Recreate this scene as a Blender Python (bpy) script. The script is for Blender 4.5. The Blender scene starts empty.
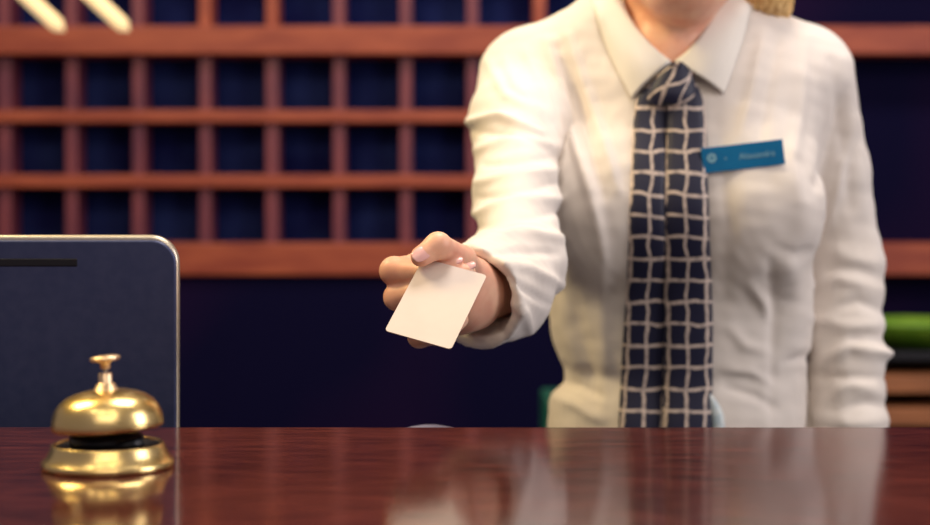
import bpy, bmesh, math, random
import numpy as np
import openvdb
from mathutils import Vector, Matrix
from mathutils.bvhtree import BVHTree
random.seed(4); rng = np.random.default_rng(4)
SC = bpy.context.scene
COL = SC.collection
F = 1600.0; HX = 465.0; HY = 207.0; CZ = 1.217; TOP = 1.05      # lens in pixels, eye height, counter height

def at(px, py, Y):
    "a point of the place at distance Y that the photograph shows at px, py"
    return Vector(((px - HX) * Y / F, Y, CZ - (py - HY) * Y / F))

# ------------------------------------------------------------------ materials
def srgb(r, g, b):
    f = lambda c: (c / 255 / 12.92) if c / 255 <= .04045 else ((c / 255 + .055) / 1.055) ** 2.4
    return (f(r), f(g), f(b), 1)

def mat(name, c1, c2=None, rough=.5, metal=0, scale=30, stretch=(1, 1, 1), bump=0, detail=4, coat=0, spec=.5, sheen=0, sss=0, ramp=(.35, .65)):
    m = bpy.data.materials.new(name); m.use_nodes = True
    nt = m.node_tree; N = nt.nodes; L = nt.links; b = N['Principled BSDF']
    tc = N.new('ShaderNodeTexCoord'); mp = N.new('ShaderNodeMapping'); mp.inputs['Scale'].default_value = stretch
    L.new(tc.outputs['Object'], mp.inputs['Vector'])
    nz = N.new('ShaderNodeTexNoise'); nz.inputs['Scale'].default_value = scale; nz.inputs['Detail'].default_value = detail
    L.new(mp.outputs['Vector'], nz.inputs['Vector'])
    cr = N.new('ShaderNodeValToRGB'); cr.color_ramp.elements[0].position = ramp[0]; cr.color_ramp.elements[1].position = ramp[1]
    cr.color_ramp.elements[0].color = c1; cr.color_ramp.elements[1].color = c2 or c1
    L.new(nz.outputs['Fac'], cr.inputs['Fac']); L.new(cr.outputs['Color'], b.inputs['Base Color'])
    b.inputs['Roughness'].default_value = rough; b.inputs['Metallic'].default_value = metal
    b.inputs['Coat Weight'].default_value = coat; b.inputs['Specular IOR Level'].default_value = spec
    b.inputs['Sheen Weight'].default_value = sheen
    if sss:
        b.inputs['Subsurface Weight'].default_value = sss
        b.inputs['Subsurface Radius'].default_value = (.012, .004, .002); b.inputs['Subsurface Scale'].default_value = 1
    if bump:
        bp = N.new('ShaderNodeBump'); bp.inputs['Strength'].default_value = bump; bp.inputs['Distance'].default_value = .001
        L.new(nz.outputs['Fac'], bp.inputs['Height']); L.new(bp.outputs['Normal'], b.inputs['Normal'])
    return m

M = {}
M['counter'] = mat('counter_wood', srgb(28, 9, 13), srgb(100, 47, 41), .11, scale=24, stretch=(1, 9, 9), bump=.05, detail=9, spec=.45, ramp=(.3, .72))
M['panel'] = mat('counter_panel_wood', srgb(60, 22, 20), srgb(96, 40, 34), .35, scale=6, stretch=(1, 1, 8))
M['rackwood'] = mat('rack_wood', srgb(142, 60, 44), srgb(168, 82, 56), .5, scale=7, stretch=(1, 5, 5))
M['rackdiv'] = mat('rack_divider_shaded_wood', srgb(98, 44, 66), srgb(124, 58, 70), .5, scale=7, stretch=(5, 5, 1))  # dimmer, purplish copy of the rack wood: shading put into the colour
M['navy'] = mat('navy_shade_panel', srgb(8, 13, 62), srgb(26, 38, 88), .9, spec=.12, scale=5)  # bluish tint of the deep shadows in the cells, put into the base colour
M['cab'] = mat('dark_cabinet_shade', srgb(7, 5, 44), srgb(36, 12, 52), .8, spec=.1, scale=1.4, detail=1)  # navy shade and a faint purple glint mixed into the colour
M['wall'] = mat('wall_shade_navy', srgb(8, 7, 44), srgb(14, 10, 50), .8, spec=.1, scale=3)  # wall coloured with the same navy shadow tint
M['floor'] = mat('floor_carpet', srgb(60, 45, 45), srgb(80, 60, 55), .9, scale=60)
M['ceil'] = mat('ceiling_paint', srgb(205, 190, 165), srgb(212, 198, 172), .9, scale=10)
M['brass'] = mat('brass', (.84, .60, .22, 1), (.92, .69, .31, 1), .27, metal=1, scale=45, bump=.12, detail=6)
M['brass2'] = mat('brass_button', (.90, .66, .42, 1), (.95, .72, .46, 1), .36, metal=1, scale=60)
M['steel'] = mat('steel', (.55, .60, .68, 1), (.65, .7, .78, 1), .2, metal=1)
M['blackiron'] = mat('dark_metal', srgb(14, 14, 22), srgb(24, 24, 30), .35, metal=.4)
M['monitor'] = mat('monitor_shell', srgb(58, 66, 104), srgb(66, 73, 110), .42, metal=.4, scale=90, bump=.04)
M['rim'] = mat('monitor_rim', (.70, .63, .52, 1), (.74, .67, .56, 1), .34, metal=.8)
M['black'] = mat('black_plastic', srgb(8, 8, 20), srgb(14, 14, 26), .4)
M['screen'] = mat('screen_glass', srgb(8, 8, 12), srgb(10, 10, 14), .08)
M['shirt'] = mat('shirt_cotton', srgb(226, 217, 209), srgb(232, 224, 217), .85, scale=14, sheen=.15, spec=.2)
M['collar'] = mat('collar_cotton', srgb(238, 233, 224), srgb(242, 237, 229), .85, scale=14, sheen=.15, spec=.2)
M['skin'] = mat('skin', srgb(228, 164, 138), srgb(242, 192, 162), .42, scale=38, sss=.12, spec=.4)
M['nail'] = mat('nail_polish', srgb(232, 176, 170), srgb(236, 184, 178), .25, spec=.6)
M['hair'] = mat('blond_hair', srgb(206, 156, 92), srgb(250, 216, 154), .42, scale=60, stretch=(3, 3, .3), bump=.3, spec=.4)
M['lips'] = mat('lips', srgb(190, 90, 86), srgb(200, 100, 94), .35)
M['eye'] = mat('eye', srgb(235, 232, 228), srgb(240, 236, 230), .15)
M['iris'] = mat('iris', srgb(60, 80, 90), srgb(40, 60, 70), .1)
M['skirt'] = mat('skirt_wool', srgb(24, 24, 48), srgb(32, 32, 58), .8)
M['shoe'] = mat('shoe_leather', srgb(15, 14, 18), srgb(22, 20, 24), .3)
M['card'] = mat('card_paper', srgb(212, 197, 186), srgb(216, 201, 190), .5, scale=40, spec=.3)
M['badge'] = mat('badge_plastic', srgb(4, 100, 150), srgb(8, 108, 158), .4, spec=.3)
M['badgetext'] = mat('badge_print', srgb(120, 170, 190), srgb(130, 178, 196), .5)
M['lining'] = mat('tie_lining_satin', srgb(176, 196, 206), srgb(232, 236, 232), .35, scale=60)
M['green'] = mat('green_glaze', srgb(84, 132, 30), srgb(120, 160, 52), .4, scale=8)
M['teal'] = mat('teal_binder_card', srgb(0, 84, 72), srgb(8, 98, 80), .5)
M['tan'] = mat('tan_wood', srgb(140, 88, 58), srgb(165, 106, 70), .5, scale=6, stretch=(1, 5, 5))
M['grey'] = mat('grey_plastic', srgb(120, 120, 150), srgb(130, 130, 158), .35)

def glow_mat(name, col, st):
    m = mat(name, col, col, .4); b = m.node_tree.nodes['Principled BSDF']
    b.inputs['Emission Color'].default_value = col; b.inputs['Emission Strength'].default_value = st
    return m
M['tube'] = glow_mat('glowing_lamp_tube', srgb(255, 224, 170), .62)

def tie_mat():
    m = bpy.data.materials.new('windowpane_tie_silk'); m.use_nodes = True
    nt = m.node_tree; N = nt.nodes; L = nt.links; b = N['Principled BSDF']
    uv = N.new('ShaderNodeUVMap'); uv.uv_map = 'UVMap'
    nz = N.new('ShaderNodeTexNoise'); nz.inputs['Scale'].default_value = 30; nz.inputs['Detail'].default_value = 2
    L.new(uv.outputs[0], nz.inputs['Vector'])
    sub = N.new('ShaderNodeVectorMath'); sub.operation = 'SUBTRACT'; sub.inputs[1].default_value = (.5, .5, .5)
    L.new(nz.outputs['Color'], sub.inputs[0])
    sc = N.new('ShaderNodeVectorMath'); sc.operation = 'SCALE'; sc.inputs['Scale'].default_value = .012
    L.new(sub.outputs[0], sc.inputs[0])
    ad = N.new('ShaderNodeVectorMath'); L.new(uv.outputs[0], ad.inputs[0]); L.new(sc.outputs[0], ad.inputs[1])
    sp = N.new('ShaderNodeSeparateXYZ'); L.new(ad.outputs[0], sp.inputs[0])
    def line(sock, period, hw):
        d = N.new('ShaderNodeMath'); d.operation = 'PINGPONG'; d.inputs[1].default_value = period / 2; L.new(sock, d.inputs[0])
        r = N.new('ShaderNodeMapRange'); r.inputs['From Min'].default_value = hw * .7; r.inputs['From Max'].default_value = hw * 1.25
        r.inputs['To Min'].default_value = 1; r.inputs['To Max'].default_value = 0; L.new(d.outputs[0], r.inputs['Value'])
        return r.outputs[0]
    a = line(sp.outputs[0], .0205, .00155); c = line(sp.outputs[1], .0228, .0017)
    mx = N.new('ShaderNodeMath'); mx.operation = 'MAXIMUM'; L.new(a, mx.inputs[0]); L.new(c, mx.inputs[1])
    n2 = N.new('ShaderNodeTexNoise'); n2.inputs['Scale'].default_value = 160; L.new(uv.outputs[0], n2.inputs['Vector'])
    mr = N.new('ShaderNodeMapRange'); mr.inputs['From Min'].default_value = .3; mr.inputs['From Max'].default_value = .55; mr.inputs['To Min'].default_value = .5
    L.new(n2.outputs['Fac'], mr.inputs['Value'])
    mu = N.new('ShaderNodeMath'); mu.operation = 'MULTIPLY'; L.new(mx.outputs[0], mu.inputs[0]); L.new(mr.outputs[0], mu.inputs[1])
    mi = N.new('ShaderNodeMix'); mi.data_type = 'RGBA'; mi.inputs['A'].default_value = srgb(12, 15, 50); mi.inputs['B'].default_value = srgb(214, 196, 184)
    L.new(mu.outputs[0], mi.inputs['Factor']); L.new(mi.outputs['Result'], b.inputs['Base Color'])
    b.inputs['Roughness'].default_value = .55; b.inputs['Sheen Weight'].default_value = .1
    return m
M['tie'] = tie_mat()

# ------------------------------------------------------------------ object helpers
def obj(name, me, m=None, parent=None, smooth=False, kind=None):
    if isinstance(me, bmesh.types.BMesh):
        bm = me; me = bpy.data.meshes.new(name); bm.normal_update(); bm.to_mesh(me); bm.free()
    o = bpy.data.objects.new(name, me); COL.objects.link(o)
    if m: me.materials.append(m)
    if smooth and len(me.polygons): me.polygons.foreach_set('use_smooth', [True] * len(me.polygons))
    if parent:
        o.parent = parent; top = parent
        while top.parent: top = top.parent
        o.matrix_parent_inverse = Matrix.Identity(4)
        o.location = -WORLD.get(top, Vector((0, 0, 0))) if parent == top else Vector((0, 0, 0))
    if kind: o['kind'] = kind
    return o
WORLD = {}
def tag(o, label, cat, group=None):
    o['label'] = label; o['category'] = cat
    if group: o['group'] = group
    return o
def thing(name, label, cat, loc, group=None):
    "an Empty at the thing's base; the parts are written in world coordinates"
    o = bpy.data.objects.new(name, None); COL.objects.link(o); o.location = loc; o.empty_display_size = .05
    WORLD[o] = Vector(loc)
    return tag(o, label, cat, group)
def bx(lo, hi, bev=0, seg=2, bm=None):
    b = bmesh.new()
    bmesh.ops.create_cube(b, size=1)
    lo = Vector(lo); hi = Vector(hi); c = (lo + hi) / 2; s = hi - lo
    for v in b.verts: v.co = Vector((v.co.x * s.x, v.co.y * s.y, v.co.z * s.z)) + c
    if bev: bmesh.ops.bevel(b, geom=b.edges[:], offset=bev, segments=seg, affect='EDGES', profile=.5)
    if bm is not None:
        t = bpy.data.meshes.new('t'); b.to_mesh(t); bm.from_mesh(t); bpy.data.meshes.remove(t); b.free(); return bm
    return b
def lathe(prof, c, n=96, bm=None, closed=False):
    b = bm or bmesh.new(); rings = []
    for r, z in prof:
        rings.append([b.verts.new((c[0] + r * math.cos(2 * math.pi * i / n), c[1] + r * math.sin(2 * math.pi * i / n), c[2] + z)) for i in range(n)])
    for a, d in zip(rings, rings[1:]):
        for i in range(n): b.faces.new((a[i], a[(i + 1) % n], d[(i + 1) % n], d[i]))
    if closed:
        a, d = rings[-1], rings[0]
        for i in range(n): b.faces.new((a[i], a[(i + 1) % n], d[(i + 1) % n], d[i]))
    else:
        b.faces.new(rings[0][::-1]); b.faces.new(rings[-1])
    bmesh.ops.recalc_face_normals(b, faces=b.faces[:])
    return b
def spline(pts, n):
    "Catmull-Rom through points (any dimension)"
    P = np.array([list(p) for p in pts], float); P = np.vstack([2 * P[0] - P[1], P, 2 * P[-1] - P[-2]])
    out = []; k = len(P) - 3
    for i in range(n):
        t = i / (n - 1) * k; j = min(int(t), k - 1); u = t - j
        a, b, c, d = P[j:j + 4]
        out.append(.5 * ((2 * b) + (c - a) * u + (2 * a - 5 * b + 4 * c - d) * u * u + (3 * b - a - 3 * c + d) * u ** 3))
    return np.array(out)
def tube(pts, rad, n=16, bm=None):
    b = bm or bmesh.new(); pts = [Vector(p) for p in pts]
    rad = rad if hasattr(rad, '__len__') else [rad] * len(pts); rings = []
    for i, p in enumerate(pts):
        d = (pts[min(i + 1, len(pts) - 1)] - pts[max(i - 1, 0)]).normalized()
        a = d.orthogonal().normalized() if i == 0 else (pa - d * pa.dot(d)).normalized()
        pa = a; c = d.cross(a)
        rings.append([b.verts.new(p + (a * math.cos(2 * math.pi * k / n) + c * math.sin(2 * math.pi * k / n)) * rad[i]) for k in range(n)])
    for a_, d_ in zip(rings, rings[1:]):
        for i in range(n): b.faces.new((a_[i], a_[(i + 1) % n], d_[(i + 1) % n], d_[i]))
    b.faces.new(rings[0][::-1]); b.faces.new(rings[-1])
    bmesh.ops.recalc_face_normals(b, faces=b.faces[:])
    return b
def sheet(P, thick, UV=None, name='sheet'):
    "closed sheet: P[i][j] front points; the back lies thick behind (towards +Y)"
    P = np.asarray(P, float); nu, nv = P.shape[:2]
    b = bmesh.new(); uvl = b.loops.layers.uv.new('UVMap')
    back = P.copy(); back[..., 1] += thick
    fr = [[b.verts.new(P[i, j]) for j in range(nv)] for i in range(nu)]
    bk = [[b.verts.new(back[i, j]) for j in range(nv)] for i in range(nu)]
    uvd = {}
    for i in range(nu):
        for j in range(nv):
            uv = UV[i][j] if UV is not None else (i / nu, j / nv)
            uvd[fr[i][j]] = uv; uvd[bk[i][j]] = uv
    for i in range(nu - 1):
        for j in range(nv - 1):
            b.faces.new((fr[i][j], fr[i + 1][j], fr[i + 1][j + 1], fr[i][j + 1]))
            b.faces.new((bk[i][j], bk[i][j + 1], bk[i + 1][j + 1], bk[i + 1][j]))
    for i in range(nu - 1):
        for j in (0, nv - 1): b.faces.new((fr[i][j], bk[i][j], bk[i + 1][j], fr[i + 1][j]))
    for j in range(nv - 1):
        for i in (0, nu - 1): b.faces.new((fr[i][j], fr[i][j + 1], bk[i][j + 1], bk[i][j]))
    bmesh.ops.recalc_face_normals(b, faces=b.faces[:])
    for f in b.faces:
        for l in f.loops: l[uvl].uv = uvd[l.vert]
    return b

# ------------------------------------------------------------------ implicit surfaces for cloth and skin
class Field:
    def __init__(s, lo, hi, h):
        s.lo = np.array(lo, np.float32); s.h = h
        n = [int((hi[i] - lo[i]) / h) + 1 for i in range(3)]
        s.X = (lo[0] + h * np.arange(n[0], dtype=np.float32))[:, None, None]
        s.Y = (lo[1] + h * np.arange(n[1], dtype=np.float32))[None, :, None]
        s.Z = (lo[2] + h * np.arange(n[2], dtype=np.float32))[None, None, :]
        s.d = np.full(n, .2, np.float32); s.n = n
    def box(s, lo, hi):
        out = []
        for i in range(3):
            a = max(0, int((lo[i] - s.lo[i]) / s.h)); b = min(s.n[i], int((hi[i] - s.lo[i]) / s.h) + 2)
            if b <= a: return None
            out.append(slice(a, b))
        return tuple(out)
    def view(s, sl): return s.X[sl[0]], s.Y[:, sl[1]], s.Z[:, :, sl[2]]
def smin(a, b, k):
    if k <= 0: return np.minimum(a, b)
    h = np.maximum(k - np.abs(a - b), 0) / k
    return np.minimum(a, b) - h * h * k * .25
def cone_d(X, Y, Z, a, b, ra, rb, flat=None):
    a = np.array(a, np.float32); b = np.array(b, np.float32); v = b - a; L2 = float(v @ v) + 1e-12
    t = np.clip(((X - a[0]) * v[0] + (Y - a[1]) * v[1] + (Z - a[2]) * v[2]) / L2, 0, 1)
    return np.sqrt((X - a[0] - t * v[0]) ** 2 + (Y - a[1] - t * v[1]) ** 2 + (Z - a[2] - t * v[2]) ** 2) - (ra + (rb - ra) * t)
def add_cone(f, a, b, ra, rb, k=.01):
    m = max(ra, rb) + k + .02
    sl = f.box([min(a[i], b[i]) - m for i in range(3)], [max(a[i], b[i]) + m for i in range(3)])
    if sl is None: return
    f.d[sl] = smin(f.d[sl], cone_d(*f.view(sl), a, b, ra, rb), k)
def add_chain(f, pts, rs, k, kj=.004):
    "a finger: its phalanges blend with each other by kj, the whole with the rest by k"
    m = max(rs) + k + .02; P = np.array([list(p) for p in pts])
    sl = f.box(P.min(0) - m, P.max(0) + m)
    if sl is None: return
    d = None
    for i in range(len(pts) - 1):
        e = cone_d(*f.view(sl), pts[i], pts[i + 1], rs[i], rs[i + 1]); d = e if d is None else smin(d, e, kj)
    f.d[sl] = smin(f.d[sl], d, k)
def add_ell(f, c, r, k=.01, sub=False, rot=0):
    m = max(r) + k + .02
    sl = f.box([c[i] - m for i in range(3)], [c[i] + m for i in range(3)])
    if sl is None: return
    X, Y, Z = f.view(sl); x = X - c[0]; y = Y - c[1]; z = Z - c[2]
    if rot: x, z = x * math.cos(rot) + z * math.sin(rot), -x * math.sin(rot) + z * math.cos(rot)
    k0 = np.sqrt((x / r[0]) ** 2 + (y / r[1]) ** 2 + (z / r[2]) ** 2) + 1e-6
    k1 = np.sqrt((x / r[0] ** 2) ** 2 + (y / r[1] ** 2) ** 2 + (z / r[2] ** 2) ** 2) + 1e-6
    d = (k0 * (k0 - 1) / k1).astype(np.float32)
    f.d[sl] = -smin(-f.d[sl], d, k) if sub else smin(f.d[sl], d, k)
def add_loft(f, secs, k=.01, p=2.3):
    "a trunk of superelliptic sections (z, cx, cy, half width, half depth)"
    secs = sorted(secs); A = np.array(secs, np.float32)
    zz = f.Z[0, 0]; g = np.linspace(A[0, 0], A[-1, 0], 240)
    fine = np.array([np.interp(g, A[:, 0], A[:, i]) for i in range(1, 5)])
    ker = np.hanning(11); ker /= ker.sum()
    fine = np.array([np.convolve(np.pad(c, 5, mode='edge'), ker, 'valid') for c in fine])
    cx, cy, a, b = [np.interp(zz, g, c).astype(np.float32)[None, None, :] for c in fine]
    q = (np.abs((f.X - cx) / a) ** p + np.abs((f.Y - cy) / b) ** p) ** (1 / p)
    d = (q - 1) * np.minimum(a, b)
    d = np.maximum(d, np.maximum(A[0, 0] - f.Z, f.Z - A[-1, 0]))
    f.d[:] = smin(f.d, d.astype(np.float32), k)
def mesh_of(f):
    g = openvdb.FloatGrid(); g.background = 3 * f.h
    g.copyFromArray(np.clip(f.d, -3 * f.h, 3 * f.h).astype(np.float32))
    pts, quads = g.convertToQuads(isovalue=0.0)
    return np.asarray(pts, float) * f.h + f.lo, np.asarray(quads, int)
def to_mesh(name, P, Q):
    me = bpy.data.meshes.new(name)
    me.from_pydata(P.tolist(), [], Q.tolist())
    me.update()
    v = P[Q]; c = P.mean(0)
    vol = np.einsum('ij,ij->i', v[:, 0] - c, np.cross(v[:, 1] - v[:, 0], v[:, 2] - v[:, 0])).sum()
    if vol < 0: me.flip_normals()
    me.polygons.foreach_set('use_smooth', [True] * len(me.polygons))
    return me
def relax(P, Q, it, lam=.5):
    e = np.vstack([Q[:, [0, 1]], Q[:, [1, 2]], Q[:, [2, 3]], Q[:, [3, 0]]])
    cnt = np.bincount(e.ravel(), minlength=len(P)).astype(float)[:, None] + 1e-9
    for _ in range(it):
        for l in (lam, -lam * 1.04):
            S = np.zeros_like(P)
            for k in range(3):
                S[:, k] = np.bincount(e[:, 0], P[e[:, 1], k], len(P)) + np.bincount(e[:, 1], P[e[:, 0], k], len(P))
            P = P + l * (S / cnt - P)
    return P
def normals(P, Q):
    n = np.cross(P[Q[:, 2]] - P[Q[:, 0]], P[Q[:, 3]] - P[Q[:, 1]]); V = np.zeros_like(P)
    for i in range(4):
        for k in range(3): V[:, k] += np.bincount(Q[:, i], n[:, k], len(P))
    V /= np.linalg.norm(V, axis=1, keepdims=True) + 1e-12
    c = P.mean(0)
    v = P[Q]; vol = np.einsum('ij,ij->i', v[:, 0] - c, np.cross(v[:, 1] - v[:, 0], v[:, 2] - v[:, 0])).sum()
    return V if vol > 0 else -V

# ------------------------------------------------------------------ the setting
obj('floor', bx((-3.2, -1.5, -.05), (3.2, 4.5, 0)), M['floor'], kind='structure')
obj('wall_back', bx((-3.2, 4.32, 0), (3.2, 4.45, 2.8)), M['wall'], kind='structure')
obj('ceiling', bx((-3.2, 1.2, 2.8), (3.2, 4.45, 2.9)), M['ceil'], kind='structure')

# reception counter: raised wooden ledge, front panel, lower staff side worktop
ct = thing('reception_counter', 'long reception counter with a polished dark red brown wood top', 'counter', (0, .9, 0))
obj('countertop', bx((-2.2, .60, TOP - .04), (2.2, 1.215, TOP), .003), M['counter'], ct)
obj('front_panel', bx((-2.15, .70, 0), (2.15, .74, TOP - .04)), M['panel'], ct)
obj('rear_panel', bx((-2.15, 1.16, 0), (2.15, 1.20, TOP - .04)), M['panel'], ct)
wt = thing('staff_worktop', 'lower dark worktop on the staff side behind the counter ledge', 'desk', (0, 1.4, 0))
obj('tabletop', bx((-2.2, 1.216, .86), (2.2, 1.60, .90), .003), M['blackiron'], wt)
for x in (-2.1, -.9, .0, 1.2, 2.1): obj('support_panel', bx((x - .02, 1.22, 0), (x + .02, 1.55, .86)), M['blackiron'], wt)

# ------------------------------------------------------------------ key rack
RY = 4.0; SX = .16775
rk = thing('key_rack', 'red brown wooden pigeonhole key rack filling the wall behind the counter', 'rack', (0, 4.15, 0))
def zy(py, Y=RY): return CZ - (py - HY) * Y / F
def xx(px, Y=RY): return (px - HX) * Y / F
XL = xx(3) - 3 * SX; XR = xx(3) + 20 * SX; XM = xx(3) + 9.1 * SX
bands = [(-13, -36), (57, 27), (273, 242)]        # thick boards (bottom px, top px)
obj('back_panel', bx((XL, RY + .10, .05), (XR, RY + .31, 2.25)), M['navy'], rk)
obj('bay_shade_panel', bx((XM + .02, RY + .085, .05), (XR, RY + .099, 2.2)), M['cab'], rk)  # extra sheet over the back panel, added to darken the right bay
for lo, hi in [(55, 26.5), (275, 243), (-165, -195)]:
    obj('thick_shelf', bx((XL, RY - .02, zy(lo)), (XR, RY + .11, zy(hi)), .004), M['rackwood'], rk)
for lo, hi in [(122.5, 110), (187.5, 174.5), (-42, -57), (-108, -122)]:
    obj('thin_shelf', bx((XL, RY - .005, zy(lo)), (XM if lo > 0 else XR, RY + .11, zy(hi)), .003), M['rackwood'], rk)
w = .0152
for i in range(-3, 10):
    x = xx(3) + i * SX
    hw = w if i % 4 else w * 1.1
    obj('divider', bx((x - hw, RY + .012, zy(244)), (x + hw, RY + .11, zy(56)), .003), M['rackdiv'], rk)
for i in range(-3, 10):
    x = xx(3) + i * SX
    hw = w * 1.02
    if i == 12 : continue
    obj('upper_divider', bx((x - hw, RY + .006, zy(28)), (x + hw, RY + .11, zy(-165)), .003), M['rackwood' if i in (3, 4, 8) else 'rackdiv'], rk)
for x in (XL, XR):
    obj('side_panel', bx((x - .03, RY - .02, .0), (x + .03, RY + .31, 2.25), .003), M['rackwood'], rk)
obj('top_board', bx((XL, RY - .02, 2.15), (XR, RY + .31, 2.25), .003), M['rackwood'], rk)

cb = thing('wall_cabinet', 'dark low cabinet with plain doors under the key rack', 'cabinet', (0, 3.9, 0))
obj('body', bx((XL + .04, RY + .02, 0), (1.0, RY + .26, zy(277)), .003), M['cab'], cb)
for i in range(5):
    x0 = XL + .05 + i * .50
    d = obj('door', bx((x0, RY - .0, .06), (x0 + .4995, RY + .02, zy(280))), M['cab'], cb)
    obj('handle', tube([(x0 + .44, RY - .025, .5), (x0 + .44, RY - .025, .62)], .006), M['blackiron'], d)

# low bookcase and its contents at the right
bc = thing('bookcase', 'low bookcase with tan shelves behind the right arm of the person', 'bookcase', (1.3, 3.7, 0))
BY = 3.5
for px in (842, 1150):
    obj('side_panel', bx((xx(px, BY) - .012, BY, 0), (xx(px, BY) + .012, BY + .28, zy(356, BY)), .002), M['black'], bc)
obj('back_panel', bx((xx(842, BY), BY + .28, 0), (xx(1150, BY), BY + .295, zy(356, BY)), .002), M['black'], bc)
obj('top_board', bx((xx(840, BY), BY + .03, zy(362, BY)), (xx(1152, BY), BY + .29, zy(353, BY)), .002), M['black'], bc)
for lo, hi in [(393, 376), (426, 408), (500, 486), (600, 586)]:
    obj('shelf', bx((xx(842, BY), BY - .005, zy(lo, BY)), (xx(1150, BY), BY + .28, zy(hi, BY)), .003), M['tan'], bc)
gz = zy(353, BY)
prof = [(.0, 0), (.06, 0), (.075, .004), (.115, .026), (.135, .050), (.138, .060), (.130, .060), (.108, .032), (.07, .012), (0, .010)]
bo = obj('serving_bowl', lathe([(r * 1.05 + 1e-4, z) for r, z in prof], (xx(935, BY) + .01, BY + .16, gz + .001)), M['green'], smooth=True)
tag(bo, 'bright green bowl on top of the low bookcase at the right edge', 'bowl')

# credenza with a teal binder
cr = thing('credenza', 'low black credenza standing in front of the key rack', 'cabinet', (0, 3.3, 0))
obj('body', bx((-.9, 3.05, .08), (.62, 3.45, .53), .003), M['black'], cr)
obj('top_board', bx((-.92, 3.03, .53), (.64, 3.47, .55), .003), M['black'], cr)
for x in (-.85, .57):
    for y in (3.09, 3.41): obj('leg', bx((x - .02, y - .02, 0), (x + .02, y + .02, .08)), M['black'], cr)
bd = thing('ring_binder', 'teal green binder standing behind the waist of the person', 'binder', (.21, 3.2, .55))
z1 = zy(402, 3.12)
obj('cover', bx((xx(546, 3.12), 3.12, .551), (xx(546, 3.12) + .07, 3.36, z1), .006), M['teal'], bd)
obj('spine_label', bx((xx(546, 3.12) + .015, 3.117, .62), (xx(546, 3.12) + .055, 3.121, .74), .001), M['card'], bd)

# telephone on the worktop, only the top of its receiver clears the ledge
tp = thing('desk_telephone', 'grey desk telephone whose receiver barely shows above the counter edge', 'telephone', (-.03, 1.42, .9))
c = at(430, 424, 1.42)
b = bx((c.x - .07, 1.34, .901), (c.x + .07, 1.52, .96), .012, 3)
obj('base', b, M['grey'], tp, True)
hs = spline([(c.x - .052, 1.42, .975), (c.x - .034, 1.42, .996), (c.x, 1.42, 1.008), (c.x + .034, 1.42, .996), (c.x + .052, 1.42, .975)], 20)
obj('receiver', tube([Vector(p) for p in hs], [.016 + .004 * abs(i - 9.5) / 9.5 for i in range(20)]), M['grey'], tp, True)
obj('cradle', bx((c.x - .03, 1.40, .955), (c.x + .03, 1.44, .995), .006), M['grey'], tp, True)

# ------------------------------------------------------------------ monitor
MY = 1.36
mo = thing('computer_monitor', 'dark grey computer monitor seen from the back at the left', 'monitor', (-.48, 1.38, .9))
mr = at(178, 235, MY); XRm = mr.x; ZT = mr.z; MW = .52; ZB = .955
def rounded(x0, x1, z0, z1, r, y0, y1, bev=0, n=10, bulge=0):
    b = bmesh.new(); pts = []
    for cx_, cz_, a0 in ((x1 - r, z1 - r, 0), (x0 + r, z1 - r, 90), (x0 + r, z0 + r, 180), (x1 - r, z0 + r, 270)):
        for i in range(n + 1):
            a = math.radians(a0 + 90 * i / n); pts.append((cx_ + r * math.cos(a), cz_ + r * math.sin(a)))
    f = b.faces.new([b.verts.new((x, y0, z)) for x, z in pts])
    e = bmesh.ops.extrude_face_region(b, geom=[f])
    for v in e['geom']:
        if isinstance(v, bmesh.types.BMVert): v.co.y = y1
    bmesh.ops.recalc_face_normals(b, faces=b.faces[:])
    if bev:
        ed = [x for x in b.edges if abs(x.verts[0].co.y - x.verts[1].co.y) < 1e-6 and abs(x.verts[0].co.y - y0) < 1e-6]
        bmesh.ops.bevel(b, geom=ed, offset=bev, segments=4, affect='EDGES', profile=.5)
    return b
obj('rim', rounded(XRm - MW, XRm, ZB, ZT, .024, MY, MY + .009, .0028), M['rim'], mo, True)
obj('back_shell', rounded(XRm - MW + .0014, XRm - .0014, ZB + .0022, ZT - .0042, .021, MY - .003, MY + .010, .002), M['monitor'], mo, True)
obj('screen', rounded(XRm - MW + .008, XRm - .008, ZB + .008, ZT - .008, .016, MY + .008, MY + .011), M['screen'], mo)
s1 = at(77, 258.5, MY - .004); s0 = at(77, 266.5, MY - .004)
obj('vent_slot', bx((XRm - MW + .17, MY - .0038, s0.z), (s1.x, MY - .001, s1.z), .0008), M['black'], mo)
for o_ in [x for x in mo.children if x.name.startswith(('rim', 'back_shell'))]:
    o_.data.polygons.foreach_set('use_smooth', [len(p.vertices) <= 4 for p in o_.data.polygons])
obj('stand_neck', bx((XRm - MW / 2 - .045, MY - .035, .91), (XRm - MW / 2 + .045, MY - .004, 1.06), .006), M['monitor'], mo)
obj('stand_base', bx((XRm - MW / 2 - .11, MY - .10, .901), (XRm - MW / 2 + .11, MY + .10, .912), .004), M['monitor'], mo)

# ------------------------------------------------------------------ bell
B = Vector(((108.3 - HX) / F * 1.028, 1.028, TOP))
bl = thing('desk_bell', 'round brass desk bell with a push button on the wooden counter', 'bell', B)
base = [(.0428, .0), (.0434, .001), (.0434, .0038), (.0425, .0046), (.0405, .0068), (.0385, .0105), (.0372, .0138), (.0366, .0150), (.0358, .0155), (.0350, .0148), (.0345, .0130), (.0345, .0050), (.001, .0050), (.001, .0)]
o = obj('base', lathe(base, B + Vector((0, 0, .0002)), 128), M['brass'], bl, True)
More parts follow.
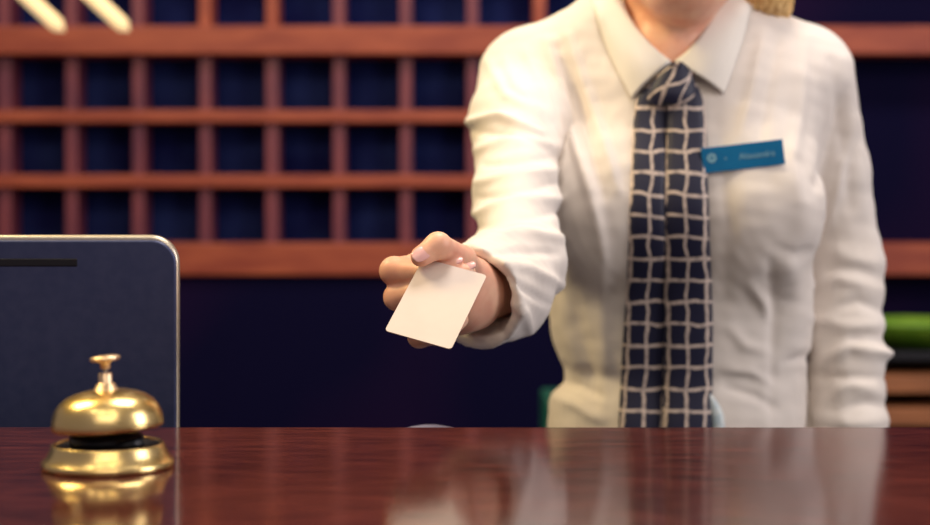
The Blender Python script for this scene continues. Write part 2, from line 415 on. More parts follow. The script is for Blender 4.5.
# knurled foot ring
me = o.data
for v in me.vertices:
    v.co.x = B.x + (v.co.x - B.x) * .965; v.co.y = B.y + (v.co.y - B.y) * .965
    p = v.co - B; r = math.hypot(p.x, p.y)
    if r > .0425 and p.z < .0045:
        k = 1 + .006 * math.cos(math.atan2(p.y, p.x) * 26); v.co.x = B.x + p.x * k; v.co.y = B.y + p.y * k
obj('striker_plate', lathe([(.0001, .0052), (.0329, .0052), (.0329, .0142), (.0320, .0142), (.0300, .0125), (.0001, .0125)], B), M['blackiron'], bl, True)
obj('mechanism', lathe([(.0001, .0120), (.0235, .0120), (.0235, .0195), (.020, .0215), (.0001, .0215)], B + Vector((-.002, .004, 0))), M['blackiron'], bl, True)
obj('striker', tube([B + Vector((.004, -.012, .0125)), B + Vector((.012, -.018, .0160)), B + Vector((.024, -.012, .0175))], [.003, .003, .005]), M['blackiron'], bl, True)
dome = [(.0355, .0215), (.0366, .0222), (.0369, .0238), (.0366, .0270), (.0357, .0312), (.0338, .0355), (.0306, .0395), (.0262, .0428), (.0205, .0452), (.014, .0467), (.0075, .0474), (.001, .0476),
        (.001, .0462), (.0138, .0454), (.0200, .0438), (.0254, .0414), (.0296, .0382), (.0326, .0345), (.0345, .0305), (.0352, .0265), (.0353, .0228)]
obj('dome', lathe(dome, B, 128, closed=True), M['brass'], bl, True)
obj('collar', lathe([(.0001, .047), (.0106, .047), (.0108, .0474), (.0085, .0480), (.0078, .0492), (.0072, .0500), (.0066, .0498), (.0066, .0520), (.0050, .0526), (.0046, .0532), (.0046, .0585), (.0040, .0592), (.0001, .0592)], B, 64), M['brass2'], bl, True)
obj('plunger', lathe([(.0001, .040), (.0017, .040), (.0017, .0665), (.0001, .0665)], B, 32), M['steel'], bl, True)
pb = B + Vector((.0005, 0, 0))
bt = lathe([(.0001, .0628), (.0030, .0628), (.0034, .0636), (.0034, .0665), (.0050, .0674), (.0092, .0680), (.0100, .0687), (.0102, .0698), (.0094, .0708), (.0050, .0714), (.0001, .0715)], pb, 64)
for v in bt.verts:
    if v.co.z > TOP + .067: v.co.z += (v.co.x - pb.x) * .04
obj('push_button', bt, M['brass2'], bl, True)
TL = Matrix.Translation(B + Vector((0, 0, .02))) @ Matrix.Rotation(math.radians(-3.0), 4, 'Y') @ Matrix.Translation(-B - Vector((0, 0, .02)))
for o_ in bl.children:
    if o_.name.split('.')[0] in ('dome', 'collar', 'plunger', 'push_button'):
        for v in o_.data.vertices:
            p = v.co - B; k = .965 if o_.name.startswith('dome') else .95
            if o_.name.startswith('dome'): p.z = .0476 - (.0476 - p.z) * .955
            v.co = TL @ (B + Vector((p.x * k, p.y * k, p.z + {'dome': .0024, 'collar': .0014}.get(o_.name.split('.')[0], .0003))))

# ------------------------------------------------------------------ glowing tubes hanging from the ceiling, upper left
TY = 3.3
for (ex, ey), lab in (((64, 31), 'slanting glowing lamp tube, the left one of the pair at upper left'), ((129, 31), 'slanting glowing lamp tube, the right one of the pair at upper left')):
    a = at(ex, ey, TY); d = Vector((-1, 0, .93)).normalized(); e = a + d * .42
    t = thing('tube_lamp', lab, 'lamp', (e.x, TY, 2.8), 'slanting lamp tubes at upper left')
    n = 26
    obj('lamp_tube', tube([a + d * .42 * i / n for i in range(n + 1)], [.0158 * min(1, math.sqrt(max(.02, 1 - (1 - min(i, n - i) / 1.5) ** 2)) if min(i, n - i) < 1.5 else 1) for i in range(n + 1)]), M['tube'], t, True)
    obj('cable', tube([e - d * .01, (e.x, TY, 2.8)], .003), M['black'], t, True)
    obj('canopy', lathe([(.001, -.02), (.04, -.02), (.045, 0), (.001, 0)], (e.x, TY, 2.799)), M['brass'], t, True)

# ------------------------------------------------------------------ the person
pe = thing('person', 'person in white shirt and checked tie reaching a blank card over the counter', 'person', (.235, 1.82, 0))
TYY = 1.80
def sec(py, l, r, dep, cy=1.81, z=None): 
    a = at(l, py, TYY); b_ = at(r, py, TYY)
    return (a.z, (a.x + b_.x) / 2, cy, (b_.x - a.x) / 2, dep)
S_SH = at(524, 76, 1.81); S_EL = at(516, 196, 1.63); S_FM = at(519, 262, 1.51); S_CU = at(473, 298, 1.392)
L_SH = at(806, 74, 1.82); L_MID = at(830, 170, 1.84); L_EL = at(845, 262, 1.85); L_WR = at(850, 480, 1.80)
armax = (S_CU - S_FM).normalized()

# shirt
f = Field((-.06, 1.34, .86), (.53, 2.02, 1.48), .003)
add_loft(f, [sec(500, 545, 815, .125, 1.83), sec(440, 548, 808, .118, 1.83), sec(410, 550, 808, .117, 1.83), sec(398, 552, 809, .114, 1.83), sec(388, 563, 808, .108, 1.825), sec(372, 567, 808, .102, 1.825), sec(360, 560, 808, .103, 1.82),
             sec(340, 553, 811, .104, 1.82), sec(300, 549, 812, .105, 1.815), sec(250, 553, 812, .110, 1.81), sec(200, 556, 812, .112, 1.80), sec(150, 553, 815, .108, 1.80),
             sec(110, 545, 820, .100, 1.80), sec(80, 538, 826, .090, 1.80), sec(58, 545, 812, .078, 1.80), sec(40, 562, 782, .066, 1.80), sec(20, 585, 762, .055, 1.80), sec(0, 600, 745, .05, 1.80)], .001, 2.4)
add_cone(f, at(540, 73, 1.80), at(600, 36, 1.79), .046, .044, .03)
add_cone(f, at(800, 70, 1.81), at(745, 36, 1.80), .044, .044, .03)
add_ell(f, at(606, 208, 1.725), (.066, .052, .072), .05)
add_ell(f, at(752, 208, 1.725), (.070, .054, .074), .05)
# sleeve of the reaching arm
add_cone(f, S_SH, at(515, 120, 1.735), .050, .046, .03)
add_cone(f, at(515, 120, 1.735), S_EL, .047, .040, .018)
add_cone(f, S_EL, S_FM, .040, .041, .02)
add_cone(f, S_FM, S_CU, .0405, .0425, .02); add_cone(f, at(512, 300, 1.46), S_CU, .036, .041, .02)
# sleeve of the hanging arm
add_cone(f, L_SH, L_MID, .050, .042, .028)
add_cone(f, L_MID, L_EL, .042, .041, .012)
add_cone(f, L_EL, L_WR, .042, .041, .015)
# cut the cuff square and hollow it
p0 = np.array(S_CU); ax = np.array(armax)
cax = ax.copy(); ax = ax + np.array((-.12, 0, -.06)); ax /= np.linalg.norm(ax)
def dotp(X, Y, Z, p, n): return (X - p[0]) * n[0] + (Y - p[1]) * n[1] + (Z - p[2]) * n[2]
sl = f.box(p0 - .09, p0 + .09); V = f.view(sl)
f.d[sl] = np.maximum(f.d[sl], dotp(*V, p0, ax))
cav = cone_d(*V, p0 + cax * .03, p0 - cax * .055, .0395, .033)
f.d[sl] = np.maximum(f.d[sl], -cav)
f.d[:] = np.maximum(f.d, .915 - f.Z)                     # hem
# neck opening
NK0 = at(669, 84, 1.80); NK1 = at(670, -20, 1.785)
sl = f.box((0.1, 1.6, 1.3), (.4, 2.0, 1.48)); V = f.view(sl)
f.d[sl] = np.maximum(f.d[sl], -cone_d(*V, at(671, 60, 1.765), at(670, -40, 1.77), .040, .068))
P, Q = mesh_of(f); P = relax(P, Q, 2)
Nn = normals(P, Q)
# cloth folds: ridges and valleys drawn over the cloth
def seg_disp(P, pts, wid, amp, Yr=None):
    px = HX + P[:, 0] * F / P[:, 1]; py = HY - (P[:, 2] - CZ) * F / P[:, 1]
    q = np.array(pts, float); best = np.full(len(P), 1e9); tt = np.zeros(len(P)); n = len(q) - 1
    for i in range(n):
        v = q[i + 1] - q[i]; t = np.clip(((px - q[i, 0]) * v[0] + (py - q[i, 1]) * v[1]) / (v @ v), 0, 1)
        d = np.hypot(px - q[i, 0] - t * v[0], py - q[i, 1] - t * v[1])
        m = d < best; best[m] = d[m]; tt[m] = (i + t[m]) / n
    e = np.sin(np.pi * np.clip(tt * .86 + .07, 0, 1)) ** .6
    return amp * e * np.exp(-(best / wid) ** 2)
disp = np.zeros(len(P)); front = np.clip(-Nn[:, 1] + .35, 0, 1)
folds = [
    ([(548, 42), (566, 110), (590, 190), (604, 255)], 6, .0052), ([(568, 36), (594, 110), (618, 190)], 5, .0036), ([(526, 52), (546, 92), (560, 150)], 5, .003),
    ([(558, 50), (580, 112), (603, 195)], 5, -.0034), ([(505, 60), (515, 85), (540, 110)], 5, .002), ([(488, 62), (505, 95), (545, 118)], 5, .0025),
    ([(466, 122), (500, 118), (540, 134)], 4, .0055), ([(470, 131), (505, 134), (548, 150)], 4, -.003), ([(478, 150), (515, 140), (554, 147)], 5, .0045),
    ([(485, 165), (520, 160), (552, 158)], 4, -.0035), ([(478, 182), (520, 176), (556, 170)], 5, .004), ([(478, 198), (520, 190), (556, 184)], 4, -.0035),
    ([(474, 214), (515, 203), (560, 199)], 5, .005), ([(476, 228), (520, 216), (556, 213)], 4, -.0035), ([(470, 242), (515, 232), (562, 238)], 5, .0045),
    ([(480, 256), (520, 250), (556, 254)], 4, -.003), ([(498, 262), (528, 268), (560, 284)], 5, .004), ([(505, 275), (525, 290), (548, 304)], 4, -.003),
    ([(508, 300), (524, 312), (530, 330)], 5, .0035), ([(500, 325), (505, 340)], 4, -.0025), ([(475, 335), (492, 344)], 5, .002),
    ([(764, 32), (752, 90), (742, 132)], 6, .003), ([(778, 40), (768, 95), (760, 140)], 6, -.0025), ([(806, 40), (800, 100), (792, 160), (800, 200)], 7, .003),
    ([(846, 90), (832, 140), (818, 185)], 6, -.004), ([(852, 120), (842, 170), (828, 230)], 5, .003),
    ([(780, 165), (802, 205), (806, 240)], 12, .0030), ([(776, 248), (796, 254), (814, 248)], 7, -.0026), ([(790, 258), (796, 300), (794, 352)], 12, .0045),
    ([(770, 262), (774, 310), (772, 420)], 6, -.0025), ([(750, 284), (762, 300), (768, 318)], 6, .0030), ([(786, 362), (800, 358), (812, 356)], 6, -.003),
    ([(730, 330), (745, 345), (768, 352)], 6, .002), ([(725, 370), (750, 372), (772, 384)], 5, .0025), ([(728, 388), (755, 396), (776, 408)], 5, -.0025),
    ([(562, 290), (566, 330), (580, 372)], 8, .003), ([(575, 300), (584, 350), (596, 400)], 8, -.003), ([(600, 250), (604, 320), (606, 400)], 8, .0025),
    ([(556, 398), (575, 404), (600, 420)], 6, .003), ([(560, 380), (580, 386), (602, 396)], 5, -.003),
    ([(822, 246), (850, 258), (880, 262)], 8, .0025), ([(816, 284), (838, 278), (884, 292)], 7, .0030), ([(830, 270), (856, 268), (880, 276)], 5, -.0018),
    ([(836, 308), (858, 301), (886, 312)], 6, -.0030), ([(812, 318), (840, 326), (888, 326)], 7, .0026), ([(846, 342), (866, 335), (886, 338)], 5, -.0030),
    ([(822, 362), (850, 346), (896, 358)], 7, .0040), ([(876, 350), (897, 358)], 5, .0040), ([(816, 374), (846, 378), (888, 378)], 5, -.0028), ([(828, 396), (850, 384), (880, 392)], 7, .0026),
    ([(846, 408), (866, 402), (888, 404)], 5, -.0026), ([(818, 416), (850, 424), (892, 420)], 8, .0034), ([(832, 330), (826, 380), (834, 425)], 6, -.0020), ([(846, 60), (856, 130), (864, 210)], 7, .0022), ([(832, 60), (842, 130), (850, 210)], 6, -.0022),
    ([(640, 330), (622, 380), (618, 430)], 6, .001), ([(720, 130), (728, 220), (724, 300)], 8, -.0015)]
for pts, wd, am in folds:
    near = 1.0
    disp += seg_disp(P, pts, wd, am * 1.5)
disp *= np.where(Nn[:, 1] < .35, 1, 0)
# the reaching sleeve lies in front: folds there must not print on the trunk behind
disp = disp
def vnoise(P, s, seed):
    r = np.random.default_rng(seed); out = np.zeros(len(P))
    for _ in range(7):
        k = r.normal(size=3) * s; out += np.sin(P @ k + r.uniform(0, 6.28))
    return out / 7
disp +=   .0011 * vnoise(P, 42, 1) + .0014 * vnoise(P, 90, 2) + .0007 * vnoise(P, 170, 3)
cuffw = np.clip(np.linalg.norm(P - p0, axis=1) / .07, .25, 1)
P = P + Nn * (disp * cuffw)[:, None]
P = relax(P, Q, 1)
shirt = obj('shirt', to_mesh('shirt', P, Q), M['shirt'], pe)
bvh = BVHTree.FromPolygons([Vector(p) for p in P], Q.tolist())
def surf(x, z, default=1.70):
    h = bvh.ray_cast(Vector((x, 1.62, z)), Vector((0, 1, 0)))
    return h[0].y if h[0] is not None else default
# cuff band edge: a stitched band ring at the wrist
# body
g = Field((-.0, 1.55, .0), (.46, 2.05, 1.74), .005)
add_loft(g, [(.80, .235, 1.83, .138, .09), (.95, .235, 1.83, .116, .09), (1.05, .233, 1.82, .115, .085), (1.2, .233, 1.81, .125, .09), (1.33, .232, 1.80, .13, .075), (1.385, .232, 1.80, .10, .05), (1.40, .232, 1.80, .06, .045)], .001)
for s in (-1, 1):
    hx = .235 + s * .085
    add_cone(g, (hx, 1.83, .86), (hx - s * .015, 1.815, .50), .068, .054, .03)
    add_cone(g, (hx - s * .015, 1.815, .50), (hx - s * .015, 1.845, .09), .054, .036, .01)
    add_cone(g, (hx - s * .015, 1.85, .055), (hx, 1.72, .035), .034, .026, .01)
add_cone(g, at(670, 70, 1.80), at(670, -30, 1.765), .050, .050, .02)       # neck
add_cone(g, at(645, 56, 1.745), at(668, 62, 1.735), .018, .018, .03)           # throat and collar bones
add_cone(g, at(699, 56, 1.745), at(672, 62, 1.735), .018, .018, .03)
add_ell(g, at(671, 58, 1.745), (.044, .034, .050), .03)
HC = Vector((.240, 1.738, 1.540))
add_ell(g, HC + Vector((0, .015, .02)), (.074, .094, .098), .01)
add_ell(g, HC + Vector((0, -.030, -.045)), (.058, .062, .078), .03)
chin = at(681, 1, 1.672)
add_ell(g, chin + Vector((0, .012, .012)), (.024, .022, .020), .03)
for s in (-1, 1): add_cone(g, chin + Vector((s * .012, .02, .012)), HC + Vector((s * .054, .02, -.045)), .016, .02, .025)
add_cone(g, HC + Vector((0, -.088, .005)), HC + Vector((0, -.102, -.032)), .009, .012, .012)
for s in (-1, 1):
    add_ell(g, HC + Vector((s * .031, -.088, .008)), (.017, .009, .008), .012, sub=True)
    add_ell(g, HC + Vector((s * .075, .02, -.01)), (.008, .018, .030), .006)
    add_cone(g, HC + Vector((s * .012, -.098, -.034)), HC + Vector((s * .012, -.09, -.034)), .007, .008, .008)
add_ell(g, HC + Vector((0, -.088, -.062)), (.024, .012, .010), .012)
add_cone(g, L_SH, L_MID, .034, .032, .02); add_cone(g, L_MID, L_EL, .031, .028, .02)
LW = at(848, 470, 1.78); LW2 = Vector((LW.x, 1.775, .85))
add_cone(g, L_EL, LW2, .028, .023, .02)
add_cone(g, LW2, LW2 + Vector((-.005, -.02, -.07)), .024, .030, .02)
hb = LW2 + Vector((-.005, -.02, -.075))
for k in range(4):
    o2 = hb + Vector((-.008, -.03 + .02 * k, -.02)); ln = (.075, .083, .078, .062)[k]
    add_chain(g, [hb + Vector((0, -.026 + .017 * k, 0)), o2 + Vector((-.003, 0, -ln * .5)), o2 + Vector((-.018, 0, -ln))], [.0095, .009, .0075], .006)
add_chain(g, [LW2 + Vector((0, -.03, -.03)), LW2 + Vector((-.012, -.058, -.065)), LW2 + Vector((-.02, -.06, -.09))], [.012, .010, .008], .008)
add_cone(g, S_SH, at(517, 125, 1.735), .036, .031, .03); add_cone(g, at(517, 125, 1.735), S_EL, .031, .028, .01)
add_cone(g, S_EL, at(515, 245, 1.555), .031, .030, .01)
P1, Q1 = mesh_of(g); P1 = relax(P1, Q1, 3)

# hand that holds the card, and its forearm
BLc, BRc, TRc, TLc = Vector((-.0615, 1.2250, 1.1223)), Vector((-.0105, 1.2133, 1.1089)), Vector((.0175, 1.2740, 1.1624)), Vector((-.0335, 1.2857, 1.1758))
cc = (BLc + BRc + TLc + TRc) / 4
u = ((BRc - BLc) + (TRc - TLc)).normalized(); v = ((TLc - BLc) + (TRc - BRc)); v = (v - u * v.dot(u)).normalized(); nrm = u.cross(v)
if nrm.y > 0: nrm = -nrm
def touch(px, py, dist):
    "the point seen at px, py that lies dist in front of the card's plane (behind when negative)"
    r = at(px, py, 1.0) - Vector((0, 0, CZ)); o0 = Vector((0, 0, CZ))
    t = (dist + (cc - o0).dot(nrm)) / r.dot(nrm)
    return o0 + r * t
hg = Field((-.085, 1.24, 1.07), (.075, 1.58, 1.22), .0013)
W = at(471, 293, 1.392)
WF = at(492, 283, 1.44)
add_cone(hg, at(519, 262, 1.52), WF, .031, .027, .01)
add_cone(hg, WF, W, .027, .0250, .02)
mcp = [at(416, 268, 1.345), at(417, 289, 1.350), at(423, 309, 1.355), at(433, 326, 1.360)]
for i, m_ in enumerate(mcp):
    add_cone(hg, W + Vector((0, 0, (.008, .002, -.005, -.011)[i])), m_, .019, (.0125, .0130, .0125, .0115)[i], .016)
add_ell(hg, at(462, 301, 1.366), (.021, .026, .025), .014)                         # heel of the palm
add_ell(hg, at(470, 283, 1.370), (.016, .024, .018), .014)                          # thenar
TH = [at(474, 279, 1.380), at(461, 260, 1.322), at(438, 245.5, 1.279), touch(421, 256.5, .0106)]
add_chain(hg, TH, [.0150, .0120, .0100, .0084], .010, .005)
FG = [
    ([mcp[0], at(394, 271, 1.306), touch(428, 273, -.0105), touch(454, 266.5, -.0092)], [.0115, .0113, .0088, .0072]),
    ([mcp[1], at(397.5, 297, 1.306), touch(432, 290, -.0165), touch(467, 272.5, -.0120)], [.0118, .0108, .0090, .0072]),
    ([mcp[2], at(406, 320, 1.312), at(436, 318, 1.300), at(462, 302, 1.325)], [.0112, .0096, .0086, .0078]),
    ([mcp[3], at(419, 337, 1.318), at(444, 334, 1.304), at(460, 320, 1.325)], [.0105, .0086, .0078, .0070])]
for pts, rs in FG: add_chain(hg, pts, rs, .0035, .004)
P2, Q2 = mesh_of(hg); P2 = relax(P2, Q2, 3)
bp_, bq_ = np.vstack([P1, P2]), np.vstack([Q1, Q2 + len(P1)])
body = obj('body', to_mesh('body', bp_, bq_), M['skin'], pe)

def nail(c, dirv, up, L, Wd, th=.0012):
    dirv = dirv.normalized(); up = (up - dirv * up.dot(dirv)).normalized(); sd = dirv.cross(up)
    b = bmesh.new(); n = 13; m_ = 11; F_ = []
    for i in range(n):
        row = []
        for j in range(m_):
            s = (i / (n - 1) * 2 - 1); t = (j / (m_ - 1) * 2 - 1)
            hw = Wd / 2 * math.sqrt(max(.0, 1 - abs(s) ** 3.4)) * (1 - .12 * s) + 1e-5
            row.append(c + dirv * (s * L / 2) + sd * (t * hw) + up * (-(t * hw / (Wd / 2)) ** 2 * Wd * .15 - s * s * L * .04))
        F_.append(row)
    top = [[b.verts.new(p + up * th / 2) for p in r] for r in F_]; bot = [[b.verts.new(p - up * th / 2) for p in r] for r in F_]
    for i in range(n - 1):
        for j in range(m_ - 1):
            b.faces.new((top[i][j], top[i + 1][j], top[i + 1][j + 1], top[i][j + 1])); b.faces.new((bot[i][j], bot[i][j + 1], bot[i + 1][j + 1], bot[i + 1][j]))
    for i in range(n - 1):
        for j in (0, m_ - 1): b.faces.new((top[i][j], bot[i][j], bot[i + 1][j], top[i + 1][j]))
    for j in range(m_ - 1):
        for i in (0, n - 1): b.faces.new((top[i][j], top[i][j + 1], bot[i][j + 1], bot[i][j]))
    bmesh.ops.recalc_face_normals(b, faces=b.faces[:])
    return b
toc = (Vector((0, 0, CZ)) - TH[3]).normalized()
upv = (toc + Vector((-.05, 0, .28))).normalized()
d_ = (TH[3] - TH[2])
obj('thumbnail', nail(TH[3] - d_.normalized() * .0002 + upv * .0084, d_, upv, .0160, .0116), M['nail'], pe, True)
for (pts, rs), (ux) in ((FG[0], .55), (FG[1], .55)):
    d2 = pts[3] - pts[2]; up2 = (Vector((0, 0, 1)) * .9 + Vector((0, -1, 0)) * .6 + Vector((ux * .3, 0, 0))).normalized()
    obj('fingernail', nail(pts[3] + up2 * .0066 + d2.normalized() * .001, d2, up2, .0110, .0080), M['nail'], pe, True)

# business card
def card_mesh():
    b = bmesh.new(); hw, hl, r, th = .0270, .04285, .0030, .0007; loop = []
    for sx, sy, a0 in ((1, 1, 0), (-1, 1, 90), (-1, -1, 180), (1, -1, 270)):
        for i in range(7):
            a = math.radians(a0 + 15 * i); loop.append((sx * (hw - r) + r * math.cos(a), sy * (hl - r) + r * math.sin(a)))
    fa = b.faces.new([b.verts.new(cc + u * x + v * y + nrm * th / 2) for x, y in loop])
    e = bmesh.ops.extrude_face_region(b, geom=[fa])
    for q in e['geom']:
        if isinstance(q, bmesh.types.BMVert): q.co -= nrm * th
    bmesh.ops.recalc_face_normals(b, faces=b.faces[:])
    return b
tag(obj('blank_card', card_mesh(), M['card']), 'blank cream card with rounded corners held out in the hand', 'card')

# collar: fold line round the neck and the outer edge of the leaves
fold = [(671, 61, 1.700), (656, 49, 1.703), (640, 33, 1.712), (626, 14, 1.728), (614, -4, 1.752), (607, -18, 1.79), (620, -28, 1.835), (670, -34, 1.855)]
outer = [(632, 99, 0), (622, 80, 0), (612, 60, 0), (603, 38, 0), (596, 16, 0), (592, -2, 1.80), (612, -8, 1.865), (670, -14, 1.885)]
foldR = [(674, 61, 1.700), (690, 48, 1.703), (702, 33, 1.712), (714, 14, 1.728), (725, -4, 1.752), (733, -18, 1.79), (720, -28, 1.835), (670, -34, 1.855)]
outR = [(724, 94, 0), (731, 76, 0), (738, 56, 0), (745, 34, 0), (749, 14, 0), (752, -2, 1.80), (728, -8, 1.865), (670, -14, 1.885)]
def on_shirt(px, py, off, fallback=1.78):
    Y = 1.72
    for _ in range(4):
        q = at(px, py, Y); Y = surf(q.x, q.z, fallback) - off
    return at(px, py, Y)
def leaf(fo, ou):
    n = 40
    Fo = spline([at(*q) for q in fo], n)
    Ou = spline([(at(*q) if q[2] else on_shirt(q[0], q[1], .004)) for q in ou], n)
    rows = []
    for i in range(n):
        a, b_ = Vector(Fo[i]), Vector(Ou[i]); r = []
        for j in range(14):
            t = j / 13; p = a.lerp(b_, t)
            bul = math.sin(math.pi * min(1, t * 1.0)) * .008 * (1 if i < 30 else .3)
            out = Vector((p.x - .235, p.y - 1.80, 0)).normalized()
            p = p + out * bul
            if .25 < t:
                sy = surf(p.x, p.z, 9)
                if sy < p.y + .003: p.y = sy - .0035
            r.append(p)
        rows.append(r)
    return rows
for fo, ou in ((fold, outer), (foldR, outR)):
    L_ = leaf(fo, ou)
    b = sheet([[list(p) for p in r] for r in L_], .0022)
    o = obj('shirt_collar', b, M['collar'], pe, True)
    # collar stand hidden under the leaf
    st = []
    for i, q in enumerate(spline([at(*x) for x in fo], 40)):
        q = Vector(q); inn = Vector((.235 - q.x, 1.80 - q.y, 0)).normalized()
        st.append([list(q + inn * .0015), list(q + inn * .003 + Vector((0, 0, -.014))), list(q + inn * .001 + Vector((0, 0, -.028)))])
    obj('collar_stand', sheet(st, .0018), M['collar'], pe, True)

# tie: knot and two tails
def tail(rows, off, nu=13, nv=90, uoff=.0, seam=0, bulge=.005, m='tie', name='tie_tail'):
    R = spline(rows, nv); G = []; U = []
    for k, (cx_, cy_, w_) in enumerate(R):
        line = []; uvl = []
        yc = min(on_shirt(cx_ + d_, cy_, 0).y for d_ in (-w_ / 3, 0, w_ / 3))
        for j in range(nu):
            t = j / (nu - 1) * 2 - 1
            p = at(cx_ + t * w_ / 2, cy_, yc - off)
            p.y -= bulge * (1 - t * t) ** .5 - .002
            line.append(list(p)); uvl.append((t * w_ / 2 * 1.69 / F + uoff, cy_ * 1.69 / F + t * .0012 * math.sin(k / 7)))
        G.append(line); U.append(uvl)
    G = np.array(G); ys = G[:, :, 1].copy(); ker = np.hanning(15); ker /= ker.sum()
    for j in range(nu): G[:, j, 1] = np.convolve(np.pad(ys[:, j], 7, mode='edge'), ker, 'valid')
    return obj(name, sheet(G, .0025, U), M[m], pe, True)
tail([(657, 84, 22), (652, 102, 32), (650, 140, 35), (648, 200, 36), (647, 260, 38), (645, 330, 42), (642, 400, 44), (641, 470, 46), (641, 500, 46)], .004, uoff=-.002)
tail([(682, 84, 30), (686, 102, 36), (687, 140, 40), (687, 200, 44), (688, 260, 46), (689, 330, 48), (688, 400, 49), (688, 470, 50), (688, 500, 50)], .009, uoff=.002, bulge=.007)
tail([(709, 394, 5), (714, 406, 12), (718, 418, 13), (719, 435, 12), (718, 455, 8)], .007, nv=24, m='lining', name='tie_lining')
def knot():
    rings = []; UV = []
    prof = [(676, 63, 9, .004), (675, 67, 22, .009), (674, 76, 36, .012), (672, 86, 46, .0135), (671, 95, 48, .012), (671, 102, 40, .007), (671, 105, 24, .003)]
    R = spline(prof, 22); b = bmesh.new(); uvl = b.loops.layers.uv.new('UVMap'); rg = []; uvd = {}
    for cx_, cy_, w_, dp in R:
        ring = []; c_ = at(cx_, cy_, on_shirt(cx_, max(cy_, 80), .012).y if cy_ > 66 else 1.688)
        c_.y = min(c_.y, 1.694)
        for i in range(28):
            a = 2 * math.pi * i / 28
            vv = b.verts.new(c_ + Vector((math.cos(a) * w_ / 2 * c_.y / F, math.sin(a) * dp, .002 * math.cos(3 * a))))
            uvd[vv] = (math.cos(a) * w_ / 2 * 1.69 / F + .3 * cy_ * 1.69 / F, cy_ * 1.69 / F + math.cos(a) * .012); ring.append(vv)
        rg.append(ring)
    for a_, d_ in zip(rg, rg[1:]):
        for i in range(28): b.faces.new((a_[i], a_[(i + 1) % 28], d_[(i + 1) % 28], d_[i]))
    b.faces.new(rg[0]); b.faces.new(rg[-1][::-1])
    bmesh.ops.recalc_face_normals(b, faces=b.faces[:])
    for fc in b.faces:
        for l in fc.loops: l[uvl].uv = uvd[l.vert]
    return b
obj('tie_knot', knot(), M['tie'], pe, True)

# hair: cap, and a tail lying over the shoulder
h = Field((.08, 1.55, 1.36), (.48, 2.0, 1.74), .003)
add_ell(h, HC + Vector((0, .026, .034)), (.090, .106, .104), .01)
add_ell(h, HC + Vector((.045, .06, -.04)), (.055, .05, .09), .04)
tailp = spline([HC + Vector((.060, .03, -.02)), at(760, -60, 1.80), at(766, -28, 1.775), at(771, -4, 1.765), at(775, 22, 1.82)], 9)
for i in range(8): add_cone(h, Vector(tailp[i]), Vector(tailp[i + 1]), .030 - .0022 * i, .030 - .0022 * (i + 1), .02)
add_cone(h, at(745, -40, 1.79), at(750, 2, 1.765), .016, .010, .015)
add_ell(h, HC + Vector((.004, -.080, -.038)), (.058, .072, .094), .015, sub=True)
P3, Q3 = mesh_of(h); P3 = relax(P3, Q3, 2); N3 = normals(P3, Q3)
ang = np.arctan2(P3[:, 1] - 1.78, P3[:, 0] - .33)
P3 = P3 + N3 * (.0007 * np.sin(P3[:, 0] * 500 + 8 * np.sin(P3[:, 2] * 30)) + .0016 * np.sin(ang * 24 + P3[:, 2] * 25))[:, None]
obj('hair', to_mesh('hair', P3, Q3), M['hair'], pe)
for s in (-1, 1):
    e = HC + Vector((s * .031, -.0745, .008))
    b = bmesh.new(); bmesh.ops.create_uvsphere(b, u_segments=24, v_segments=16, radius=.0130, matrix=Matrix.Translation(e) @ Matrix.Diagonal((1.1, .9, .50, 1)))
    eo = obj('eye', b, M['eye'], pe, True)
    b = bmesh.new(); bmesh.ops.create_uvsphere(b, u_segments=20, v_segments=12, radius=.0058, matrix=Matrix.Translation(e + Vector((0, -.0078, 0))) @ Matrix.Diagonal((1, .75, .95, 1))); obj('iris', b, M['iris'], eo, True)
    obj('eyebrow', tube(spline([HC + Vector((s * .014, -.098, .026)), HC + Vector((s * .03, -.095, .032)), HC + Vector((s * .048, -.080, .026))], 10), .0022), M['hair'], pe, True)
b = tube(spline([HC + Vector((-.023, -.093, -.060)), HC + Vector((-.008, -.1025, -.056)), HC + Vector((0, -.1015, -.0575)), HC + Vector((.008, -.1025, -.056)), HC + Vector((.023, -.093, -.060))], 16), [.001 + .0032 * math.sin(math.pi * i / 15) for i in range(16)])
tube(spline([HC + Vector((-.022, -.093, -.062)), HC + Vector((0, -.1015, -.067)), HC + Vector((.022, -.093, -.062))], 14), [.001 + .004 * math.sin(math.pi * i / 13) for i in range(14)], bm=b)
obj('lips', b, M['lips'], pe, True)

# skirt and shoes, behind the counter
sk = []
for z, rx, ry in ((.93, .140, .112), (.965, .132, .106), (.85, .165, .125), (.70, .175, .13), (.50, .150, .12), (.498, .145, .115), (.70, .168, .123), (.90, .150, .112)):
    sk.append((z, rx, ry))
b = bmesh.new(); rg = []
for z, rx, ry in [(.965, .130, .104), (.93, .140, .112), (.85, .165, .125), (.70, .178, .13), (.50, .155, .12), (.498, .150, .115), (.70, .170, .123), (.93, .134, .106)]:
    rg.append([b.verts.new((.238 + rx * math.cos(2 * math.pi * i / 64), 1.83 + ry * math.sin(2 * math.pi * i / 64), z)) for i in range(64)])
rg.append(rg[0])
for a_, d_ in zip(rg, rg[1:]):
    for i in range(64): b.faces.new((a_[i], a_[(i + 1) % 64], d_[(i + 1) % 64], d_[i]))
bmesh.ops.recalc_face_normals(b, faces=b.faces[:])
obj('skirt', b, M['skirt'], pe, True)
for s in (-1, 1):
    sf = Field((.05, 1.62, -.01), (.43, 1.93, .13), .003); hx = .235 + s * .078
    add_cone(sf, (hx - s * .006, 1.855, .040), (hx + s * .008, 1.70, .030), .038, .032, .01)
    sf.d[:] = np.maximum(sf.d, .001 - sf.Z)
    Ps, Qs = mesh_of(sf); obj('shoe', to_mesh('shoe', relax(Ps, Qs, 2), Qs), M['shoe'], pe)

